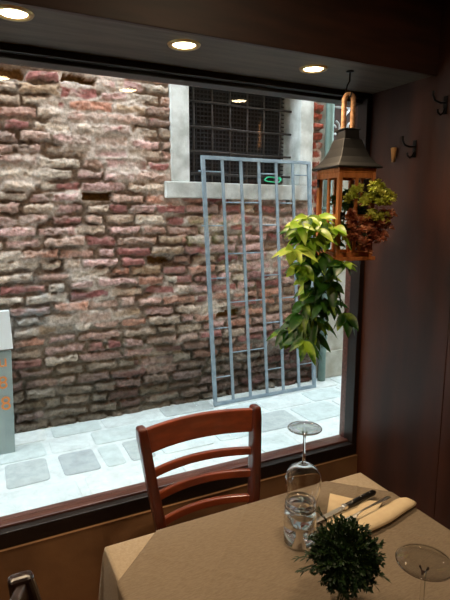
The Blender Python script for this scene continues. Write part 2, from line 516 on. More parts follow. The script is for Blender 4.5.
# ------------------------------------------------------------------ street
def street():
    rg = random.Random(4)
    vs = []; fs = []; cols = []
    def slab(x0, x1, y0, y1, z, c, jit=.006):
        n = 5; k = len(vs)
        pts = [(x0, y0), (x1, y0), (x1, y1), (x0, y1)]
        pts = [(a + rg.uniform(-jit, jit), b + rg.uniform(-jit, jit)) for a, b in pts]
        cx = sum(p[0] for p in pts) / 4; cy = sum(p[1] for p in pts) / 4
        ring = []
        def corner(p, prev, nxt, r=.03):
            out = []
            P = Vector(p); A = (Vector(prev) - P).normalized() * r; B = (Vector(nxt) - P).normalized() * r
            for t in (0, .33, .67, 1):
                out.append(((1 - t) ** 2) * (P + A) + 2 * t * (1 - t) * P + t * t * (P + B))
            return out
        for i in range(4):
            ring += corner(pts[i], pts[i - 1], pts[(i + 1) % 4])
        m = len(ring); ctr = Vector((cx, cy))
        for sc_, dz in ((1.0, -.03), (1.0, -.004), (.975, 0)):
            for p in ring:
                q = ctr + (p - ctr) * sc_
                vs.append((q.x, q.y, z + dz)); cols.append((*c, 1))
        for L in range(2):
            for i in range(m):
                i2 = (i + 1) % m
                fs.append((k + L * m + i, k + L * m + i2, k + (L + 1) * m + i2, k + (L + 1) * m + i))
        fs.append(tuple(k + 2 * m + i for i in range(m)))
    rows = [(1.96, 2.20), (2.22, 2.44), (2.47, 2.69), (2.74, 3.02), (3.05, 3.26), (3.28, 3.46)]
    pale = [lin((204, 212, 210)), lin((198, 208, 206)), lin((210, 215, 212)), lin((192, 203, 201))]
    dark = [lin((176, 184, 182)), lin((168, 176, 176))]
    for ri, (y0, y1) in enumerate(rows):
        if ri == 3:
            xs = [(-1.9, -1.5, 0), (-1.46, -1.2, 1), (-1.15, -.75, 0), (-.7, -.45, 1), (-.40, .02, 0), (.06, .29, 1), (.36, .57, 1),
                  (.60, .72, 0), (.75, .90, 1), (.95, 1.3, 0), (1.34, 1.6, 0), (1.64, 2.0, 1), (2.05, 2.4, 0), (2.44, 2.9, 0), (2.94, 3.4, 1), (3.44, 3.9, 0)]
            for a, b_, d_ in xs:
                slab(a, b_, y0, y1, .10, rg.choice(dark if d_ else pale))
        else:
            x = -2.4 - rg.random() * .3
            while x < 5:
                wd = rg.choice([.24, .32, .40, .5, .62])
                c = rg.choice(pale) if rg.random() > .10 else rg.choice(dark)
                slab(x, x + wd, y0, y1, .10 + rg.uniform(-.002, .002), c)
                x += wd + rg.uniform(.015, .045)
    k = len(vs)
    jc = lin((208, 215, 213))
    for p in [(-4.5, 1.86, .094), (5.5, 1.86, .094), (5.5, 3.6, .094), (-4.5, 3.6, .094), (-4.5, 1.86, 0), (5.5, 1.86, 0), (5.5, 3.6, 0), (-4.5, 3.6, 0)]:
        vs.append(p); cols.append((*jc, 1))
    fs.extend([(k, k + 1, k + 2, k + 3), (k + 4, k + 7, k + 6, k + 5), (k, k + 4, k + 5, k + 1), (k + 2, k + 6, k + 7, k + 3)])
    me = bpy.data.meshes.new('ground')
    me.from_pydata(vs, [], fs)
    at = me.color_attributes.new('col', 'FLOAT_COLOR', 'POINT')
    at.data.foreach_set('color', np.array(cols, np.float32).ravel())
    me.materials.append(M['slab'])
    o = bpy.data.objects.new('ground', me); C.objects.link(o)
    struct(o)
street()

# ------------------------------------------------------------------ leaning steel grille
g = thing('metal_grille', 'tall blue-grey steel bar grille leaning against the brick wall under the barred window', 'grille', (2.04, 3.31, .1))
GX0, GX1, GH = 1.566, 2.496, 1.858
def gp(x, h):                                        # point on the leaning plane
    return (x - .050 * h / GH, 3.305 + .098 * h / GH, .102 + h)
tilt = (0, 1, -.05)
fm = MB()
fm.beam(gp(GX0, 0), gp(GX0, GH), .026, .026, tilt); fm.beam(gp(GX1, 0), gp(GX1, GH), .026, .026, tilt)
fm.beam(gp(GX0 - .013, GH), gp(GX1 + .013, GH), .024, .024, tilt); fm.beam(gp(GX0 - .013, .013), gp(GX1 + .013, .013), .024, .024, tilt)
fm.build('frame', M['steel'], g, bevel=.002)
gx = [GX0 + (GX1 - GX0) * i / 6 for i in range(7)]
for i in range(1, 6):
    MB().beam(gp(gx[i], .02), gp(gx[i], GH - .01), .020, .014, tilt).build('upright_bar', M['steel'], g)
A = [.22, .60, .98, 1.37, 1.76]; B = [.40, .79, 1.16, 1.54]
for gap, hs in ((0, A), (1, B), (2, B), (3, A), (4, B), (5, A)):
    for hgt in hs:
        MB().tube([gp(gx[gap], hgt), gp(gx[gap + 1], hgt)], .005, 6).build('cross_rod', M['steel'], g)
for hgt in (1.76, 1.37):
    MB().tube([gp(GX0 - .035, hgt), gp(GX0, hgt)], .006, 6).build('hinge_pin', M['steel'], g)

# green cord, drainpipe, scroll bracket, wall light, street sign
cd = MB()
pts = []
for i in range(40):
    a = i / 39 * 2 * PI * 1.12
    pts.append((2.175 + .075 * math.cos(a) + .012 * math.sin(3 * a), 3.50 + .035 * math.sin(a), 1.800 + .024 * (1 + math.sin(a)) + .008 * i / 39))
cd.tube(pts, .0055, 6)
tag(cd.build('cord', M['greenrope']), 'small coiled green cord lying on the pale stone window sill', 'cord')

dp = thing('drainpipe', 'grey-green metal drainpipe running down beside the red brick edge, right of the leaning grille', 'drainpipe', (2.665, 3.43, .1))
MB().tube([(2.665, 3.43, .105), (2.665, 3.43, 4.5)], .034, 14).build('pipe', M['pipe'], dp)
for z in (.5, 1.6, 2.7, 3.8):
    MB().lathe([(.035, -.015), (.041, -.015), (.041, .015), (.035, .015)], (2.665, 3.43, z), 16).box(2.655, 2.675, 3.45, 3.50, z - .01, z + .01).build('bracket', M['pipe'], dp)

sg = thing('scroll_grille', 'pale wrought-iron scrollwork over a small dark opening behind the hanging lantern', 'grille', (2.95, 3.48, 2.0))
sp = MB()
def spiral(cx, cz, r0, turns, st, sgn=1, n=44):
    return [(cx + sgn * (r0 * (1 - .75 * i / n)) * math.cos(st + turns * 2 * PI * i / n), 3.475, cz + (r0 * (1 - .75 * i / n)) * math.sin(st + turns * 2 * PI * i / n)) for i in range(n + 1)]
sp.tube(spiral(2.745, 2.26, .062, 1.15, PI * .6, -1), .009, 6)
sp.build('scroll', M['scroll'], sg)
sp = MB().tube(spiral(2.935, 2.26, .062, 1.15, PI * .6, 1), .009, 6)
sp.build('scroll', M['scroll'], sg)
sp = MB()
sp.tube([(2.712, 3.478, 1.96), (2.712, 3.478, 2.62)], .007, 6)
sp.tube([(3.02, 3.478, 1.96), (3.02, 3.478, 2.62)], .007, 6); sp.tube([(3.28, 3.478, 1.96), (3.28, 3.478, 2.62)], .007, 6)
sp.tube([(2.90, 3.478, 2.42), (2.845, 3.474, 2.36), (2.835, 3.472, 2.25), (2.832, 3.472, 2.10)], .010, 6)
sp.tube([(2.712, 3.478, 2.15), (2.75, 3.474, 2.12), (2.80, 3.472, 2.10), (2.832, 3.472, 2.115)], .009, 6)
for z in (1.97, 2.43, 2.61):
    sp.tube([(2.70, 3.48, z), (3.30, 3.48, z)], .008, 6)
sp.build('bar', M['scroll'], sg)

wl = thing('wall_lamp', 'pale round bulkhead lamp on the brick wall at the left edge of the view', 'lamp', (.035, 3.45, 1.74))
def disc_y(c, prof, n=28):                            # lathe about the y axis
    m = MB().lathe(prof, (0, 0, 0), n)
    m.v = [Vector((c[0] + v.x, c[1] - v.z, c[2] + v.y)) for v in m.v]
    m.f = [f for f in m.f]
    return m
disc_y((.035, 3.43, 1.74), [(0, -.02), (.062, -.02), (.062, .025), (.052, .03)]).build('base', M['iron'], wl)
disc_y((.035, 3.43, 1.74), [(.053, .02), (.050, .05), (.036, .07), (.018, .08), (0, .083)]).build('cover', M['white'], wl)

sb = thing('street_sign', 'upright grey-green board with orange lettering and a bright white sheet on top, at the left', 'sign', (-.15, 3.22, .1))
MB().beam((-.16, 3.19, .104), (-.14, 3.20, .75), .58, .03, (0, 1, 0)).build('board', M['signgrey'], sb, bevel=.003)
MB().beam((-.140, 3.185, .752), (-.146, 3.19, .985), .60, .035, (0, 1, 0)).build('white_sheet', M['white'], sb, bevel=.004)
def letters(body, x_right, z, size, parent):
    cu = bpy.data.curves.new('lettering', 'FONT')
    cu.body = body; cu.size = size; cu.extrude = .001; cu.align_x = 'RIGHT'
    cu.materials.append(M['orange'])
    tmp = bpy.data.objects.new('lettering_curve', cu); C.objects.link(tmp)
    bpy.context.view_layer.update()
    me = bpy.data.meshes.new_from_object(tmp.evaluated_get(bpy.context.evaluated_depsgraph_get()))
    bpy.data.objects.remove(tmp); bpy.data.curves.remove(cu)
    if not me.materials: me.materials.append(M['orange'])
    o = bpy.data.objects.new('lettering', me); C.objects.link(o)
    o.parent = parent
    o.location = (x_right - parent.location.x, 3.170 - parent.location.y, z - parent.location.z)
    o.rotation_euler = (R(90), 0, 0)
    return o
letters('u', .125, .655, .11, sb)
letters('8', .118, .52, .11, sb)
letters('8', .128, .385, .12, sb)

# ------------------------------------------------------------------ chairs
def make_chair(loc, rz, label, body, post):
    t = thing('dining_chair', label, 'chair', loc, rz)
    cu = MB()
    n = 14
    out = []
    for i in range(n * 4):                           # rounded trapezoid seat
        a = 2 * PI * i / (n * 4)
        c_, s_ = math.cos(a), math.sin(a)
        x = .2 * (abs(c_) ** .45) * (1 if c_ > 0 else -1); y = .2 * (abs(s_) ** .45) * (1 if s_ > 0 else -1)
        x *= 1 - .18 * (y + .2) / .4 * .5
        out.append((x, y))
    m = len(out); vs = []
    for sc_, z in ((.97, .430), (1, .437), (1, .455), (.96, .464), (.6, .459)):
        vs += [(x * sc_, y * sc_, z) for x, y in out]
    fs = [tuple(range(m))[::-1], tuple(4 * m + i for i in range(m))]
    for L in range(4):
        fs += [(L * m + i, L * m + (i + 1) % m, (L + 1) * m + (i + 1) % m, (L + 1) * m + i) for i in range(m)]
    cu.add(vs, fs, True).build('seat', M['seat'], t, True)
    ap = MB()
    ap.box(-.165, .165, -.185, -.163, .37, .43); ap.box(-.15, .15, .163, .183, .37, .43)
    ap.box(-.175, -.155, -.17, .17, .37, .43); ap.box(.155, .175, -.17, .17, .37, .43)
    ap.build('seat_frame', body, t, True, bevel=.002)
    for s in (-1, 1):
        MB().beam((s * .17, -.17, 0), (s * .17, -.172, .43), .028, .028, (0, 1, 0), .038, .038).build('leg', post, t, True, bevel=.004)
        # rear leg and back post in one swept piece
        pts = [(s * .165, .225, 0), (s * .160, .192, .25), (s * .160, .180, .44), (s * .172, .196, .56), (s * .190, .222, .70), (s * .206, .250, .845), (s * .209, .256, .885)]
        wd = [.030, .034, .036, .034, .034, .034, .030]; dp_ = [.030, .036, .046, .046, .046, .050, .044]
        b = MB(); vs = []
        for (x, y, z), a, d in zip(pts, wd, dp_):
            vs += [(x - a / 2, y - d / 2, z), (x + a / 2, y - d / 2, z), (x + a / 2, y + d / 2, z), (x - a / 2, y + d / 2, z)]
        fs = [(3, 2, 1, 0), (24, 25, 26, 27)]
        for L in range(6):
            fs += [(L * 4 + i, L * 4 + (i + 1) % 4, L * 4 + 4 + (i + 1) % 4, L * 4 + 4 + i) for i in range(4)]
        b.add(vs, fs).build('back_post', post, t, True, bevel=.010, seg=3)
        MB().beam((s * .165, -.165, .18), (s * .163, .19, .18), .018, .026).build('stretcher', post, t, True, bevel=.003)
    MB().beam((-.163, 0, .182), (.163, 0, .182), .018, .022).build('stretcher', post, t, True, bevel=.003)
    def slat(z0, z1, w0, y0, bow, th, name):
        n = 14; vs = []
        for i in range(n + 1):
            u = -1 + 2 * i / n
            x = u * w0; y = y0 + bow * (1 - u * u)
            for yy, zz in ((y - th / 2, z0), (y + th / 2, z0), (y + th / 2 + .012 * (z1 - z0) / .08, z1), (y - th / 2 + .012 * (z1 - z0) / .08, z1)):
                vs.append((x, yy, zz))
        fs = [(0, 1, 2, 3), (n * 4 + 3, n * 4 + 2, n * 4 + 1, n * 4)]
        for i in range(n):
            fs += [(i * 4 + k, i * 4 + 4 + k, i * 4 + 4 + (k + 1) % 4, i * 4 + (k + 1) % 4) for k in range(4)]
        MB().add(vs, fs, False).build(name, body, t, True, bevel=.004, seg=3)
    slat(.795, .875, .197, .243, .040, .020, 'top_rail')
    slat(.716, .742, .187, .228, .042, .018, 'back_slat')
    slat(.640, .666, .180, .214, .042, .018, 'back_slat')
    slat(.555, .580, .171, .199, .040, .018, 'back_slat')
    return t
make_chair((.640, 1.207, 0), R(0), 'red-brown wooden ladder-back chair at the far side of the table, before the window', M['chair'], M['post'])
make_chair((.285, .712, 0), R(90), 'wooden chair, coloured as unlit, at the left end of the table, only its back post top visible', M['chairshade'], M['chairshade'])

# ------------------------------------------------------------------ table and cloths
TX0, TX1, TY0, TY1 = .235, 1.035, .33, 1.12
tcx, tcy = (TX0 + TX1) / 2, (TY0 + TY1) / 2
tb = thing('dining_table', 'square wooden restaurant table covered with linen cloths beside the window', 'table', (tcx, tcy, 0))
MB().box(TX0 + .004, TX1 - .004, TY0 + .004, TY1 - .004, .720, .7455).build('tabletop', M['table'], tb, bevel=.003)
MB().box(TX0 + .06, TX1 - .06, TY0 + .06, TY1 - .06, .665, .72).build('apron', M['table'], tb)
ped = MB().lathe([(0, .03), (.035, .03), (.035, .10), (.03, .3), (.03, .60), (.045, .665), (0, .665)], (tcx, tcy, 0), 20)
ped.build('pedestal', M['iron'], tb)
MB().lathe([(0, 0), (.21, 0), (.21, .012), (.19, .02), (.05, .035), (0, .035)], (tcx, tcy, 0), 32).build('base', M['iron'], tb)

def cloth(name, m, half, rot, z0, gap, seed, label, creases=(), n=200):
    rg = random.Random(seed)
    ax, ay = (TX1 - TX0) / 2, (TY1 - TY0) / 2
    cr, sr = math.cos(rot), math.sin(rot)
    vs = []
    for j in range(n + 1):
        for i in range(n + 1):
            u = -half + 2 * half * i / n; v = -half + 2 * half * j / n
            x = u * cr - v * sr; y = u * sr + v * cr
            qx = max(-ax, min(ax, x)); qy = max(-ay, min(ay, y))
            dx, dy = x - qx, y - qy
            L = math.hypot(dx, dy)
            bump = 0
            for cu, axis in creases:
                dd = (u if axis == 0 else v) - cu
                bump += .0020 * math.exp(-(dd / .0045) ** 2)
            bump += .0009 * math.sin(x * 23 + seed) * math.sin(y * 19)
            if L < 1e-9:
                vs.append((tcx + x, tcy + y, z0 + bump)); continue
            nx_, ny_ = dx / L, dy / L
            ang = math.atan2(ny_, nx_)
            per = (x if abs(ny_) > abs(nx_) else y)
            wave = .5 + .5 * math.sin(per * 21 + seed * 1.7)
            cornerness = abs(math.sin(2 * ang)) if (abs(dx) > 1e-9 and abs(dy) > 1e-9) else 0
            r = gap + min(L, .03) * .10 + L * (.05 * wave + .10 * cornerness)
            rr = .008
            drop = L - rr * .4 if L > rr else L * L / (2 * rr)
            vs.append((tcx + qx + nx_ * r * min(1, L / .004), tcy + qy + ny_ * r * min(1, L / .004), z0 - drop * .985))
    fs = [(j * (n + 1) + i, j * (n + 1) + i + 1, (j + 1) * (n + 1) + i + 1, (j + 1) * (n + 1) + i) for j in range(n) for i in range(n)]
    o = MB().add(vs, fs, True).build(name, m)
    sd = o.modifiers.new('s', 'SOLIDIFY'); sd.thickness = .0012; sd.offset = 1
    tag(o, label, 'tablecloth')
    return o
cloth('tablecloth', M['cloth'], .62, 0, .7462, .004, 3, 'paler beige linen undercloth showing at the corners of the table')
cloth('overcloth', M['overcloth'], .474, R(45), .7482, .0075, 8, 'brown linen overcloth laid diagonally across the table, with ironed creases', [(0, 0), (-.0, 1), (.28, 0), (.28, 1), (-.28, 0), (-.28, 1)])
TZ = .7505

# ------------------------------------------------------------------ tableware
def wine_glass(x, y, label, s=1.0):
    t = thing('wine_glass', label, 'wine glass', (x, y, TZ + .001), 0, None)
    o = (x, y, TZ + .001)
    k = .0011
    bowl = [(.0355, 0), (.040, .020), (.0455, .045), (.0492, .068), (.0495, .082), (.046, .098), (.037, .112), (.022, .122), (.008, .127), (.0045, .131)]
    inner = [(.0, .1235), (.008, .1230), (.021, .1185), (.0355, .1095), (.0447, .097), (.0483, .082), (.048, .068), (.0444, .045), (.039, .020), (.0347, 0)]
    prof = [(0, .1255)] + [(.004, .129)]
    MB().lathe([(0, .1250), (.008, .1240), (.0215, .1193), (.036, .1103), (.0449, .0975), (.0484, .082), (.0481, .068), (.0444, .045), (.0389, .020), (.0344, .0006), (.0350, 0), (.0355, .0006)] + bowl[1:-1] + [(.005, .1285), (0, .129)], o, 48).build('bowl', M['stemglass'], t)
    MB().lathe([(0, .1285), (.0058, .1285), (.0042, .136), (.0037, .16), (.0037, .20), (.0045, .213), (.008, .2195)], o, 20).build('stem', M['stemglass'], t)
    MB().lathe([(0, .2215), (.012, .2205), (.03, .2265), (.0445, .229), (.0455, .230), (.0445, .2312), (.02, .2302), (0, .2300)], o, 48).build('foot', M['glass'], t)
    MB().lathe([(.0448, .2292), (.0462, .2296), (.0466, .2305), (.0460, .2316), (.0446, .2316), (.0440, .2304), (.0448, .2292)], o, 48).build('foot_rim', M['stemglass'], t)
    return t
def solid_glass(name):
    m = bpy.data.materials.new(name); m.use_nodes = True
    b = m.node_tree.nodes['Principled BSDF']
    b.inputs['Base Color'].default_value = (.97, .97, .96, 1); b.inputs['Roughness'].default_value = 0
    b.inputs['Transmission Weight'].default_value = 1; b.inputs['IOR'].default_value = 1.45
    return m
M['stemglass'] = solid_glass('solid_clear_glass')
wine_glass(.762, 1.045, 'upturned wine glass by the window, resting on its rim behind the tumbler')
wine_glass(.630, .520, 'upturned wine glass at the lower right, only its round foot and stem top showing')
tm = thing('tumbler', 'clear water tumbler standing upside down in front of the upturned wine glass', 'tumbler', (.668, .925, TZ + .001))
o_ = (.668, .925, TZ + .001)
MB().lathe([(0, .0958), (.030, .0958), (.0362, .090), (.0382, .05), (.0378, .0006), (.0386, 0), (.0395, .0006), (.0400, .05), (.0385, .09), (.0376, .0966), (.03, .0968), (0, .0968)], o_, 48).build('wall', M['stemglass'], tm)
MB().lathe([(0, .097), (.026, .097), (.034, .0945), (.0374, .092), (.0378, .100), (.0372, .108), (.0350, .112), (.0318, .1105), (.029, .1065), (.0, .1045)], o_, 48).build('thick_base', M['stemglass'], tm)

# napkin: flat folded leaf and rolled edge
nk = MB()
h0 = TZ + .0012
A_ = [(.868, 1.059), (.935, .975), (.84, .905), (.745, .912), (.801, .987)]
nn = len(A_)
nk.add([(x, y, h0) for x, y in A_] + [(x, y, h0 + .003) for x, y in A_], [tuple(range(nn)), tuple(range(2 * nn - 1, nn - 1, -1))] + [(i, i + nn, (i + 1) % nn + nn, (i + 1) % nn) for i in range(nn)])
B_ = [(.925, .985), (.97, .955), (.86, .89), (.77, .90)]
nk.add([(x, y, h0 + .003) for x, y in B_] + [(x, y, h0 + .007) for x, y in B_], [(0, 1, 2, 3), (7, 6, 5, 4)] + [(i, i + 4, (i + 1) % 4 + 4, (i + 1) % 4) for i in range(4)])
p0 = Vector((.752, .880)); p1 = Vector((1.050, .917)); n = 18
vs = []
ax_ = (p1 - p0).normalized(); pr = Vector((-ax_.y, ax_.x))
for i in range(n + 1):
    t = i / n
    c = p0.lerp(p1, t)
    wd = .034 * (1 - .35 * t) if t < .93 else .0225 * (1 - (t - .93) * 8)
    ht = .013 * (1 - .2 * t) if t < .93 else .0105 * (1 - (t - .93) * 9)
    for k in range(14):
        a = 2 * PI * k / 14
        q = c + pr * (wd * math.cos(a) + .003 * math.sin(t * 9))
        vs.append((q.x, q.y, h0 + ht * (1 + math.sin(a)) * (1 if math.sin(a) > -.6 else .9)))
fs = [tuple(range(14))[::-1], tuple(n * 14 + k for k in range(14))]
for i in range(n):
    fs += [(i * 14 + k, i * 14 + (k + 1) % 14, i * 14 + 14 + (k + 1) % 14, i * 14 + 14 + k) for k in range(14)]
nk.add(vs, fs, True)
tag(nk.build('napkin', M['napkin']), 'folded and rolled cream napkin under the knife and fork', 'napkin')

kn = thing('table_knife', 'steel table knife with a black riveted handle lying on the cream napkin', 'knife', (.86, .975, TZ))
d = Vector((.979 - .721, .991 - .962, 0)).normalized(); pr = Vector((-d.y, d.x, 0))
K0 = Vector((.713, .960, TZ + .0075)); KB = Vector((.850, .976, TZ + .0130)); KE = Vector((.975, .992, TZ + .0165))
bl = MB(); vs = []
for t, a, b_ in ((0, .000, .001), (.08, -.004, .004), (.3, -.008, .006), (.7, -.009, .006), (1, -.007, .006)):
    c = K0.lerp(KB, t)
    for z in (-.0008, .0008):
        vs += [c + pr * a + Vector((0, 0, z * .6)), c + pr * b_ + Vector((0, 0, z))]
fs = [(0, 1, 3, 2), (16, 18, 19, 17)]
for i in range(4):
    k = i * 4
    fs += [(k, k + 4, k + 5, k + 1), (k + 2, k + 3, k + 7, k + 6), (k, k + 2, k + 6, k + 4), (k + 1, k + 5, k + 7, k + 3)]
bl.add(vs, fs).build('blade', M['silver'], kn)
MB().beam(KB - d * .004, KB + d * .010, .015, .010).build('bolster', M['silver'], kn, bevel=.002)
hd = MB(); vs = []
for t, wd, ht in ((0, .0075, .006), (.3, .0085, .007), (.7, .0090, .0075), (.93, .0095, .0075), (1, .006, .004)):
    c = (KB + d * .008).lerp(KE, t)
    for k in range(10):
        a = 2 * PI * k / 10
        vs.append(c + pr * (wd * math.cos(a)) + Vector((0, 0, ht * math.sin(a))))
fs = [tuple(range(10))[::-1], tuple(40 + k for k in range(10))]
for i in range(4):
    fs += [(i * 10 + k, i * 10 + (k + 1) % 10, i * 10 + 10 + (k + 1) % 10, i * 10 + 10 + k) for k in range(10)]
hdl = hd.add(vs, fs, True).build('handle', M['handle'], kn)
for t in (.2, .5, .8):
    c = (KB + d * .008).lerp(KE, t); MB().lathe([(0, .0082), (.0016, .0080), (.0018, .006)], c, 10).build('rivet', M['silver'], hdl)

fk = thing('table_fork', 'steel table fork lying on the rolled edge of the cream napkin', 'fork', (.90, .92, TZ))
F0 = Vector((.800, .899, TZ + .033)); F1 = Vector((.978, .938, TZ + .030))
d = (F1 - F0).normalized(); pr = Vector((-d.y, d.x, 0)).normalized()
def strip(secs, m, name, parent):
    vs = []
    for c, wd, th in secs:
        vs += [c - pr * wd - Vector((0, 0, th)), c + pr * wd - Vector((0, 0, th)), c + pr * wd + Vector((0, 0, th)), c - pr * wd + Vector((0, 0, th))]
    fs = [(0, 1, 2, 3), tuple(len(vs) - 1 - i for i in range(4))]
    for i in range(len(secs) - 1):
        fs += [(i * 4 + k, i * 4 + 4 + k, i * 4 + 4 + (k + 1) % 4, i * 4 + (k + 1) % 4) for k in range(4)]
    return MB().add(vs, fs, True).build(name, m, parent, bevel=.0006)
def fp(t, dz=0): return F0.lerp(F1, t) + Vector((0, 0, dz))
strip([(fp(.20, .004), .003, .0012), (fp(.35, .005), .0026, .0013), (fp(.6, .003), .0035, .0012), (fp(.85, .0), .0058, .0010), (fp(.97, -.001), .0066, .0010), (fp(1, -.0015), .004, .0008)], M['silver'], 'handle', fk)
strip([(fp(-.06, -.001), .0115, .0008), (fp(.02, -.002), .0125, .0009), (fp(.10, -.001), .0100, .001), (fp(.16, .002), .005, .0012), (fp(.22, .004), .003, .0012)], M['silver'], 'head', fk)
for s_ in (-1.5, -.5, .5, 1.5):
    q = MB()
    q.tube([fp(-.04, -.001) + pr * s_ * .0062, fp(-.15, .000) + pr * s_ * .0062, fp(-.26, .006) + pr * s_ * .0058], [.0014, .0013, .0007], 6).build('tine', M['silver'], fk)

# ------------------------------------------------------------------ posy in a small glass
ps = thing('table_posy', 'round dark green bunch of fine sprigs in a small glass vase at the table front', 'plant', (.632, .715, TZ))
MB().lathe([(0, 0), (.024, 0), (.027, .004), (.028, .03), (.024, .055), (.020, .062)], (.632, .715, TZ + .0005), 28).build('vase', M['glass'], ps)
rg = random.Random(21)
bc = Vector((.630, .713, .862)); bs = MB(); st = MB()
for i in range(300):
    u = rg.uniform(-.85, 1); a = rg.uniform(0, 2 * PI)
    dr = Vector((math.sqrt(1 - u * u) * math.cos(a), math.sqrt(1 - u * u) * math.sin(a), u))
    L = rg.uniform(.058, .076) * (1 if u > -.2 else .92)
    tip = bc + dr * L
    st.tube([bc + Vector((0, 0, -.045)) + dr * .01, bc + dr * L * .5, tip], .0011, 4, False)
    for j in range(20):
        t = rg.uniform(.5, 1.03)
        p = bc.lerp(tip, t)
        q = (dr + Vector((rg.uniform(-1, 1), rg.uniform(-1, 1), rg.uniform(-.7, 1))) * .9).normalized()
        bs.leaf(p, q, Vector((rg.uniform(-1, 1), rg.uniform(-1, 1), 1)), rg.uniform(.007, .013), rg.uniform(.005, .008), .1, 2)
for dx, dy, dz in ((-.085, .045, -.005), (-.088, .03, -.02), (-.07, .05, -.045), (.055, -.055, -.03), (.06, -.03, -.07), (-.03, .05, .082), (-.078, .02, .02)):
    tip = bc + Vector((dx, dy, dz)) * 1.0
    for j in range(16):
        t = .5 + .5 * j / 15
        p = bc.lerp(tip, t); q = (tip - bc).normalized() + Vector((rg.uniform(-.5, .5), rg.uniform(-.5, .5), rg.uniform(-.4, .5)))
        bs.leaf(p, q, (0, 0, 1), .016, .004, .1, 2)
for i in range(14):
    a = i * 2.4
    st.tube([(.632 + .012 * math.cos(a), .715 + .012 * math.sin(a), TZ + .006), (.632 + .008 * math.cos(a + 1), .715 + .008 * math.sin(a + 1), TZ + .06), bc + Vector((.02 * math.cos(a), .02 * math.sin(a), -.03))], .0014, 5)
bs.build('foliage', M['bush'], ps); st.build('stems', M['stem'], ps)

# ------------------------------------------------------------------ hanging lantern
LX, LY, LZ, S = 1.229, 1.478, 1.388, .152
ln = thing('hanging_lantern', 'wooden candle lantern with flared black roof hanging on a rope loop in the window corner', 'lantern', (LX, LY, LZ), R(-7))
H = .325; h = S / 2
MB().box(-h - .008, h + .008, -h - .008, h + .008, 0, .014).build('base', M['lwood'], ln, True, bevel=.002)
MB().box(-h, h, -h, h, H - .016, H).build('top_board', M['lwood'], ln, True, bevel=.002)
for sx in (-1, 1):
    for sy in (-1, 1):
        MB().box(sx * h - (.016 if sx > 0 else 0), sx * h + (0 if sx > 0 else .016), sy * h - (.016 if sy > 0 else 0), sy * h + (0 if sy > 0 else .016), .014, H - .016).build('corner_post', M['lwood'], ln, True, bevel=.002)
def side(n_, t_):                                    # a glazed side: rails, mullion
    m = MB()
    a = h - .016
    def bx(u0, u1, z0, z1):
        ax0 = Vector((t_[0], t_[1], 0)); nn_ = Vector((n_[0], n_[1], 0))
        c = ax0 * ((u0 + u1) / 2) + nn_ * (h - .007)
        wx_ = abs(ax0.x) * (u1 - u0) / 2 + abs(nn_.x) * .004; wy_ = abs(ax0.y) * (u1 - u0) / 2 + abs(nn_.y) * .004
        m.box(c.x - wx_, c.x + wx_, c.y - wy_, c.y + wy_, z0, z1)
    bx(-a, a, .014, .030); bx(-a, a, H - .034, H - .016); bx(-a, a, .152, .164); bx(-.006, .006, .030, H - .034)
    return m
for n_, t_, nm in (((-1, 0), (0, 1), 'side_frame'), ((1, 0), (0, 1), 'side_frame'), ((0, 1), (1, 0), 'side_frame'), ((0, -1), (1, 0), 'door')):
    o = side(n_, t_).build(nm, M['lwood'], ln, True, bevel=.001)
    if nm == 'door':
        MB().box(-h + .010, -h + .026, -h - .006, -h + .004, .146, .172).tube([(-h + .018, -h - .004, .16), (-h + .018, -h - .014, .157), (-h + .006, -h - .014, .150)], .0025, 6).build('latch', M['hook'], o, True)
for z in (.04, .262):
    MB().box(-h - .003, -h + .001, h - .020, h - .008, z, z + .03).build('hinge', M['hook'], ln, True)
rf = MB(); secs = [(.091, H), (.092, H + .005), (.077, H + .018), (.060, H + .040), (.047, H + .070), (.037, H + .103)]
vs = []
for r, z in secs: vs += [(-r, -r, z), (r, -r, z), (r, r, z), (-r, r, z)]
fs = [(3, 2, 1, 0), (20, 21, 22, 23)]
for L in range(5): fs += [(L * 4 + i, L * 4 + (i + 1) % 4, L * 4 + 4 + (i + 1) % 4, L * 4 + 4 + i) for i in range(4)]
rf.add(vs, fs).build('roof', M['roof'], ln, True, bevel=.002)
MB().box(-.029, .029, -.029, .029, H + .100, H + .135).box(-.033, .033, -.033, .033, H + .135, H + .140).build('chimney_cap', M['roof'], ln, True, bevel=.002)
# rope loop with twisted strands
def rope_path(t):
    hh = .108; r = .0155
    Ls = hh; arc = PI * r; tot = 2 * Ls + arc
    s_ = t * tot
    if s_ < Ls: return Vector((-r, 0, s_))
    if s_ < Ls + arc:
        a = (s_ - Ls) / r
        return Vector((-r * math.cos(a), 0, Ls + r * math.sin(a) * 1.2))
    return Vector((r, 0, Ls - (s_ - Ls - arc)))
rp = MB(); nseg = 160
for k in range(3):
    pts = []
    for i in range(nseg + 1):
        t = i / nseg
        p = rope_path(t); q = rope_path(min(1, t + .002)) - rope_path(max(0, t - .002)); q.normalize()
        a = Vector((0, 1, 0)); b_ = q.cross(a)
        w_ = t * 2 * PI * 15 + k * 2 * PI / 3
        pts.append(p + (a * math.cos(w_) + b_ * math.sin(w_)) * .0046 + Vector((0, 0, H + .132)))
    rp.tube(pts, .0050, 6)
rh = rp.build('rope_handle', M['rope'], ln, True); rh.rotation_euler = (0, 0, R(-33))
hp = MB().tube([(-.040, 0, H + .130), (.040, 0, H + .130)], .003, 6).build('handle_pin', M['hook'], ln, True); hp.rotation_euler = (0, 0, R(-33))
hk = MB()                                            # ceiling hook that carries the rope
hx, hy = LX, LY
top = LZ + H + .132 + .108 + .013
hk.tube([(hx, hy, 2.049), (hx, hy, top + .05), (hx, hy + .012, top + .038), (hx, hy + .018, top + .016), (hx, hy + .008, top - .003), (hx, hy - .008, top - .003), (hx, hy - .014, top + .012)], .003, 8)
